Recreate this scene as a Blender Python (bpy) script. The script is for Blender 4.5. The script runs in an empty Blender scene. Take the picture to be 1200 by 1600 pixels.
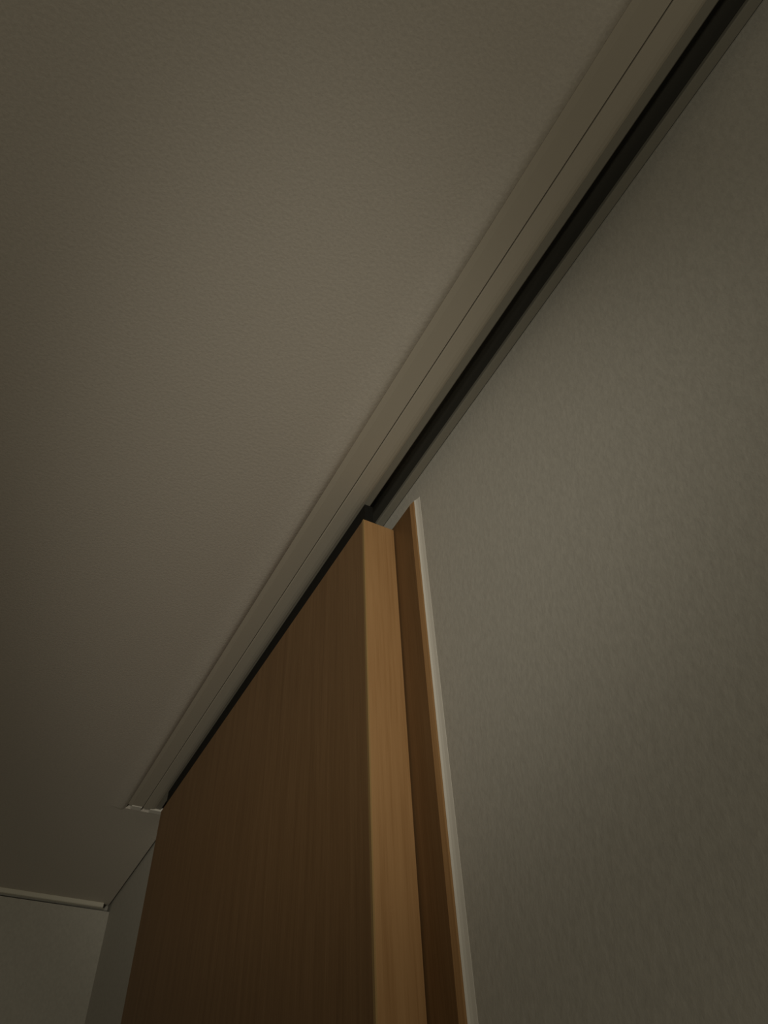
import bpy, bmesh, math
from mathutils import Matrix, Vector

# ------------------------------------------------------------------ scene
sc = bpy.context.scene
COL = sc.collection
H = 0.65            # ceiling height above the lens
CZ = 1.75           # lens height above the floor
ZC = CZ + H         # ceiling

# ------------------------------------------------------------------ camera
F = 1170.236
ROWS = ((0.87976714, -0.47393254, -0.03738609),
        (0.3309026, 0.66692385, -0.66761969),
        (0.34134037, 0.57497871, 0.7435632))
cam = bpy.data.cameras.new('camera')
cam.sensor_fit = 'VERTICAL'
cam.sensor_height = 36.0
cam.lens = F / 1600 * 36.0
cam.clip_start = 0.01
co = bpy.data.objects.new('camera', cam)
COL.objects.link(co)
r, d, f = (Vector(v) for v in ROWS)
m = Matrix((r, -d, -f)).transposed().to_4x4()
m.translation = (0, 0, CZ)
co.matrix_world = m
sc.camera = co

# ------------------------------------------------------------------ world, light, exposure
w = bpy.data.worlds.new('world')
sc.world = w
w.use_nodes = True
bg = w.node_tree.nodes['Background']
bg.inputs[0].default_value = (1.0, 0.88, 0.70, 1)
bg.inputs[1].default_value = 0.002

def lamp(name, kind, energy, radius, loc):
    l = bpy.data.lights.new(name, kind)
    l.energy = energy
    l.color = (1.0, 0.93, 0.775)
    l.shadow_soft_size = radius
    o = bpy.data.objects.new(name, l)
    COL.objects.link(o)
    o.location = loc
    return o


# unseen narrow spot added behind the viewer for its vignette-like falloff, and a dim lamp further back and lower
so = lamp('vignette_spot', 'SPOT', 35.0, 0.06, (-0.4926, -1.0709, CZ - 0.097))
so.data.spot_size = math.radians(24.6)
so.data.spot_blend = 1.0
so.rotation_euler = (Vector((0.2194, 0.5356, CZ + 0.5177)) - so.location).to_track_quat('-Z', 'Y').to_euler()
ro = lamp('room_lamp', 'SPOT', 33.0, 0.12, (-0.782, -1.601, CZ - 0.783))
ro.data.spot_size = math.radians(75)
ro.data.spot_blend = 0.6
ro.data.color = (1.0, 0.92, 0.71)
ro.rotation_euler = (Vector((0.22, 0.6, CZ + 0.45)) - ro.location).to_track_quat('-Z', 'Y').to_euler()

vs = sc.view_settings
sc.display_settings.display_device = 'sRGB'
vs.view_transform = 'Standard'
vs.look = 'None'
vs.exposure = 0.0
vs.gamma = 1.0
vs.use_curve_mapping = False


# ------------------------------------------------------------------ materials
def mat(name, base, rough=0.8, spec=0.3):
    mt = bpy.data.materials.new(name)
    mt.use_nodes = True
    nt = mt.node_tree
    b = nt.nodes['Principled BSDF']
    b.inputs['Base Color'].default_value = (*base, 1)
    b.inputs['Roughness'].default_value = rough
    b.inputs['Specular IOR Level'].default_value = spec
    return mt, nt, b


def coords(nt, scale):
    tc = nt.nodes.new('ShaderNodeTexCoord')
    mp = nt.nodes.new('ShaderNodeMapping')
    mp.inputs['Scale'].default_value = scale
    nt.links.new(tc.outputs['Object'], mp.inputs['Vector'])
    return mp.outputs['Vector']


def noise(nt, vec, scale, detail=3.0, rough=0.55):
    n = nt.nodes.new('ShaderNodeTexNoise')
    n.inputs['Scale'].default_value = scale
    n.inputs['Detail'].default_value = detail
    n.inputs['Roughness'].default_value = rough
    nt.links.new(vec, n.inputs['Vector'])
    return n.outputs['Fac']


def ramp(nt, fac, stops):
    r_ = nt.nodes.new('ShaderNodeValToRGB')
    els = r_.color_ramp.elements
    els[0].position, els[0].color = stops[0][0], (*stops[0][1], 1)
    els[1].position, els[1].color = stops[-1][0], (*stops[-1][1], 1)
    for p_, c_ in stops[1:-1]:
        e = els.new(p_)
        e.color = (*c_, 1)
    nt.links.new(fac, r_.inputs['Fac'])
    return r_.outputs['Color']


def bump(nt, b, fac, strength, dist):
    bp = nt.nodes.new('ShaderNodeBump')
    bp.inputs['Strength'].default_value = strength
    bp.inputs['Distance'].default_value = dist
    nt.links.new(fac, bp.inputs['Height'])
    nt.links.new(bp.outputs['Normal'], b.inputs['Normal'])


def wallpaper(name, base, scale, strength):
    mt, nt, b = mat(name, base, 0.85, 0.2)
    v = coords(nt, scale)
    n = noise(nt, v, 1.0, 4.0, 0.6)
    lo = tuple(c * 0.93 for c in base)
    hi = tuple(min(1, c * 1.05) for c in base)
    nt.links.new(ramp(nt, n, [(0.3, lo), (0.7, hi)]), b.inputs['Base Color'])
    bump(nt, b, n, strength, 0.0006)
    return mt


def wood(name, dark, mid, light, sc_, gs, rough=0.5):
    """vertical grain: long along z, fine across"""
    mt, nt, b = mat(name, mid, rough, 0.25)
    v = coords(nt, (sc_, sc_, sc_ * 0.022))
    n1 = noise(nt, v, 1.0, 5.0, 0.65)
    v2 = coords(nt, (gs, gs, gs * 0.05))
    n2 = noise(nt, v2, 1.0, 2.0, 0.5)
    mx = nt.nodes.new('ShaderNodeMath')
    mx.operation = 'MULTIPLY_ADD'
    mx.inputs[1].default_value = 0.55
    nt.links.new(n1, mx.inputs[0])
    ml = nt.nodes.new('ShaderNodeMath')
    ml.operation = 'MULTIPLY'
    ml.inputs[1].default_value = 0.45
    nt.links.new(n2, ml.inputs[0])
    nt.links.new(ml.outputs[0], mx.inputs[2])
    nt.links.new(ramp(nt, mx.outputs[0], [(0.34, dark), (0.5, mid), (0.66, light)]), b.inputs['Base Color'])
    bump(nt, b, n1, 0.15, 0.0003)
    return mt


M_CEIL = wallpaper('ceiling_paper', (0.634, 0.59, 0.53), (320, 320, 320), 0.55)
M_WALL = wallpaper('wall_paper', (0.595, 0.575, 0.525), (230, 230, 150), 0.55)
M_FLOOR = wood('floor_wood', (0.16, 0.09, 0.05), (0.22, 0.13, 0.07), (0.28, 0.17, 0.09), 120, 30)
M_FACE = wood('veneer', (0.225, 0.125, 0.055), (0.27, 0.155, 0.07), (0.315, 0.185, 0.087), 700, 90)
M_EDGE = wood('solid_wood', (0.37, 0.203, 0.083), (0.445, 0.255, 0.113), (0.50, 0.295, 0.135), 420, 85)
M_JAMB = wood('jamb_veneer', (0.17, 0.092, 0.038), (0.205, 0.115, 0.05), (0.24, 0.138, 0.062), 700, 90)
M_LIP = mat('lipping', (0.40, 0.26, 0.11), 0.5)[0]
M_BOARD = mat('painted_board', (0.52, 0.475, 0.40), 0.6)[0]
M_ALU = mat('grey_metal', (0.27, 0.255, 0.215), 0.5, 0.4)[0]
M_BLACK = mat('black_track', (0.055, 0.053, 0.045), 0.7, 0.3)[0]
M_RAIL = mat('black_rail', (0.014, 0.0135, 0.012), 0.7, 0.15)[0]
M_WHITE = mat('white_sealant', (0.80, 0.77, 0.71), 0.6)[0]
M_TRIM = mat('white_moulding', (0.82, 0.79, 0.69), 0.6)[0]


# ------------------------------------------------------------------ helpers
def add_box(bm, x0, x1, y0, y1, z0, z1):
    vv = [bm.verts.new(p) for p in ((x0, y0, z0), (x1, y0, z0), (x1, y1, z0), (x0, y1, z0),
                                    (x0, y0, z1), (x1, y0, z1), (x1, y1, z1), (x0, y1, z1))]
    for q in ((3, 2, 1, 0), (4, 5, 6, 7), (0, 1, 5, 4), (1, 2, 6, 5), (2, 3, 7, 6), (3, 0, 4, 7)):
        bm.faces.new([vv[i] for i in q])


def add_prism(bm, prof, axis, a0, a1):
    """extrude a closed 2-D profile along x, y or z"""
    def pt(u, v, a):
        return {'x': (a, u, v), 'y': (u, a, v), 'z': (u, v, a)}[axis]
    A = [bm.verts.new(pt(u, v, a0)) for u, v in prof]
    B = [bm.verts.new(pt(u, v, a1)) for u, v in prof]
    n = len(prof)
    for i in range(n):
        bm.faces.new((A[i], A[(i + 1) % n], B[(i + 1) % n], B[i]))
    bm.faces.new(A[::-1])
    bm.faces.new(B)


def obj(name, bm, material, parent=None, bevel=0.0, seg=2, smooth=0):
    if bevel:
        bmesh.ops.bevel(bm, geom=list(bm.edges), offset=bevel, segments=seg, profile=0.5, affect='EDGES')
    bmesh.ops.recalc_face_normals(bm, faces=list(bm.faces))
    me = bpy.data.meshes.new(name)
    bm.to_mesh(me)
    bm.free()
    me.materials.append(material)
    if smooth:
        me.shade_smooth()
        me.set_sharp_from_angle(angle=math.radians(smooth))
    o = bpy.data.objects.new(name, me)
    COL.objects.link(o)
    if parent:
        o.parent = parent
        o.matrix_parent_inverse = Matrix.Translation(parent.location).inverted()
    return o


def box(name, dims, material, parent=None, bevel=0.0):
    bm = bmesh.new()
    add_box(bm, *dims)
    return obj(name, bm, material, parent, bevel)


def tag(o, label, cat=None, kind=None):
    o['label'] = label
    if cat:
        o['category'] = cat
    if kind:
        o['kind'] = kind
    return o


def empty(name, loc):
    o = bpy.data.objects.new(name, None)
    o.location = loc
    COL.objects.link(o)
    return o


# ------------------------------------------------------------------ room shell
XW = 0.4772 * H       # right wall
YF = 2.70 * H        # far wall
XL, YB = -3.4, -4.6
XA = 0.334 * H       # left edge of the track recess
YE = 2.035 * H       # far end of the track recess
T = 0.10

bm = bmesh.new()
# ceiling around the recess (L shape seen from below), with a softly rolled edge along it
e = 0.004
prof = [(XL - T, ZC), (XA - 0.040, ZC), (XA - 0.028, ZC), (XA - 0.018, ZC - 0.0007), (XA - 0.009, ZC - 0.0020), (XA - 0.003, ZC - 0.0026),
        (XA, ZC - 0.0022), (XA + 0.003, ZC - 0.0008), (XA + 0.0055, ZC + 0.0010), (XA + 0.0055, ZC + T), (XL - T, ZC + T)]
add_prism(bm, prof, 'y', YB - T, YE)
# beyond the recess; a narrow open joint is left along both walls
add_box(bm, XL - T, XW - 0.004, YE, YF, ZC, ZC + 0.02)
add_box(bm, XL - T, XW, YE, YF + 0.03, ZC + 0.02, ZC + T)
add_box(bm, XA, XW + T, YB - T, YE, ZC + 0.045, ZC + T)
tag(obj('ceiling', bm, M_CEIL, smooth=25), 'dim off-white papered ceiling with a long recess for the door track', kind='structure')

tag(box('wall_right', (XW, XW + T, YB - T, YF + T, 0, ZC + 0.045), M_WALL),
    'pale textured wall running along the right under the track', kind='structure')
bm = bmesh.new()
GZ = ZC - 0.0135         # open joint between the wall's top and the moulding
add_prism(bm, [(YF, 0), (YF + T, 0), (YF + T, ZC + 0.02), (YF + 0.03, ZC + 0.02), (YF + 0.03, GZ), (YF, GZ)], 'x', XL - T, XW)
tag(obj('wall_far', bm, M_WALL),
    'greenish grey far wall beyond the door', kind='structure')
tag(box('wall_left', (XL - T, XL, YB, YF, 0, ZC), M_WALL), 'pale wall on the left side of the room', kind='structure')
tag(box('wall_back', (XL, XW, YB - T, YB, 0, ZC), M_WALL), 'pale wall behind the viewer', kind='structure')
tag(box('floor', (XL, XW, YB, YF, -0.05, 0), M_FLOOR), 'brown wooden floor', kind='structure')

# thin white moulding at the top of the far wall, its end stops short of the corner
bm = bmesh.new()
zt, zb, yd = ZC, ZC - 0.0092, 0.009
prof = [(YF, zt), (YF - yd * 0.9, zt), (YF - yd, zt - 0.0008), (YF - yd, zb + 0.0012), (YF - yd * 0.85, zb), (YF, zb)]
add_prism(bm, prof, 'x', XL, 0.452 * H)
tag(obj('trim_1', bm, M_TRIM), 'thin white moulding where the far wall meets the ceiling', kind='structure')

# ------------------------------------------------------------------ wooden jamb on the wall with its white sealant bead
JT = 0.956 * H + CZ
jamb = empty('door_jamb', (XW, 0.5, 0))
tag(jamb, 'slim light wooden door jamb fixed to the right wall behind the door edge', 'door jamb')
yd_, yw_, yl_ = 0.4592, 0.4520, 0.4440
bm = bmesh.new()
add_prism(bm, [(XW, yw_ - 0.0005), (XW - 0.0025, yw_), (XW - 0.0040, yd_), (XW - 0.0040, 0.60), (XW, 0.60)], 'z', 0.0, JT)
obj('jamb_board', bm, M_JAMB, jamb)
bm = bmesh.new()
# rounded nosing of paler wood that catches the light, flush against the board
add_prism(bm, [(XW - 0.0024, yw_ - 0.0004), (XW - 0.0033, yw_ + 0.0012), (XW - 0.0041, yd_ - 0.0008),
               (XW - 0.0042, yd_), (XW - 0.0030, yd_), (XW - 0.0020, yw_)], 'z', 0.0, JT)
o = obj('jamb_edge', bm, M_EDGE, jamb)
o['label'] = 'paler rounded front edge of the jamb'
bm = bmesh.new()
add_prism(bm, [(XW, yl_), (XW - 0.0002, yl_), (XW - 0.0008, yl_ + 0.0035), (XW - 0.0016, yl_ + 0.0060),
               (XW - 0.0027, yw_ - 0.0003), (XW, yw_ - 0.0003)], 'z', 0.0, JT + 0.001)
o = obj('sealant_bead', bm, M_WHITE, jamb)
o['label'] = 'bright white sealant bead between jamb and wall'

# ------------------------------------------------------------------ ceiling track
track = empty('door_track', (0.43 * H, 0, ZC))
tag(track, 'long ceiling door track with pale boards and a black slot along the right wall', 'door track')
Y0, Y1 = YB, 2.012 * H
xs, xf, xb0, xb1 = 0.3840 * H, 0.4190 * H, 0.4320 * H, 0.4622 * H
ZS = ZC + 0.0005
# outer pale board
bm = bmesh.new()
add_prism(bm, [(XA + 0.0057, ZS + 0.012), (XA + 0.0057, ZS + 0.0006), (XA + 0.012, ZS), (xs - 0.0008, ZS), (xs - 0.0008, ZS + 0.012)], 'y', Y0, Y1)
obj('track_board', bm, M_BOARD, track)
# inner pale board with an eased right edge
bm = bmesh.new()
zi = ZS - 0.0008
add_prism(bm, [(xs + 0.0004, ZS + 0.012), (xs + 0.0004, zi + 0.0005), (xs + 0.0010, zi), (xf - 0.0100, zi),
               (xf - 0.0060, zi + 0.0004), (xf - 0.0025, zi + 0.0013), (xf, zi + 0.0026), (xf, ZS + 0.012)], 'y', Y0, Y1)
obj('track_board', bm, M_BOARD, track)
# dark joint between the boards
o = box('track_joint', (xs - 0.0008, xs + 0.0004, Y0, Y1, ZS + 0.004, ZS + 0.012), M_BLACK, track)
# grey flanges either side of the slot
ZR = ZS + 0.0014
bm = bmesh.new()
add_prism(bm, [(xf, ZR), (xb0 - 0.001, ZR), (xb0, ZR + 0.001), (xb0, ZR + 0.006), (xf, ZR + 0.006)], 'y', Y0, Y1)
obj('track_flange', bm, M_ALU, track)
bm = bmesh.new()
add_prism(bm, [(xb1, ZR + 0.001), (xb1 + 0.001, ZR), (XW - 0.0012, ZR), (XW - 0.0012, ZR + 0.006), (xb1, ZR + 0.006)], 'y', Y0, Y1)
obj('track_flange', bm, M_ALU, track)
# black channel body above the slot
bm = bmesh.new()
zz, zt = ZR + 0.0055, ZC + 0.043
add_prism(bm, [(xf, zz), (xb0, zz), (xb0, zz + 0.001), (xf + 0.003, zz + 0.001), (xf + 0.003, zz + 0.010), (XW - 0.004, zz + 0.010),
               (XW - 0.004, zz + 0.001), (xb1, zz + 0.001), (xb1, zz), (XW - 0.0012, zz), (XW - 0.0012, zt), (xf, zt)], 'y', Y0, Y1)
o = obj('track_channel', bm, M_BLACK, track)
o['label'] = 'black channel inside the slot'
# little white end caps at the far end
o = box('end_cap', (0.354 * H, 0.382 * H, Y1 + 0.0005, YE - 0.001, ZC - 0.0005, ZC + 0.006), M_WHITE, track, 0.001)
o = box('end_cap', (0.404 * H, XW - 0.002, Y1 + 0.0005, YE - 0.001, ZC - 0.001, ZC + 0.006), M_WHITE, track, 0.001)

# ------------------------------------------------------------------ sliding door
ZD = CZ + 0.944 * H
xd0 = 0.4097 * H
yn, yfar = xd0 / 0.539, xd0 / 0.2155
xd1 = 0.6165 * yn
door = empty('sliding_door', (0.5 * (xd0 + xd1), 0.5 * (yn + yfar), 0))
tag(door, 'brown wooden sliding door hanging from the ceiling track, seen from below', 'sliding door', 'thing')
box('door_panel', (xd0, xd1, yn + 0.003, yfar, 0.012, ZD), M_FACE, door, 0.0006)
bm = bmesh.new()
add_box(bm, xd0 + 0.0012, xd1, yn, yn + 0.0034, 0.012, ZD + 0.0002)
o = obj('edge_strip', bm, M_EDGE, door, 0.0005)
o['label'] = 'paler solid wood edge of the door'
o = box('edge_lipping', (xd0 - 0.0001, xd0 + 0.0013, yn + 0.0002, yn + 0.0034, 0.012, ZD + 0.0001), M_LIP, door)

# black hanging rail screwed along the door's top, running up into the slot
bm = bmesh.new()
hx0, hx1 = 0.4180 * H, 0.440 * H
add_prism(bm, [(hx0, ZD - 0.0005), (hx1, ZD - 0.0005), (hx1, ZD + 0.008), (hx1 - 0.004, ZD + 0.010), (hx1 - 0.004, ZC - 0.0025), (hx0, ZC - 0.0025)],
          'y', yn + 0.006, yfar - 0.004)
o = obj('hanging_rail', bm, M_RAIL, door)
o['label'] = 'black hanging rail on top of the door'
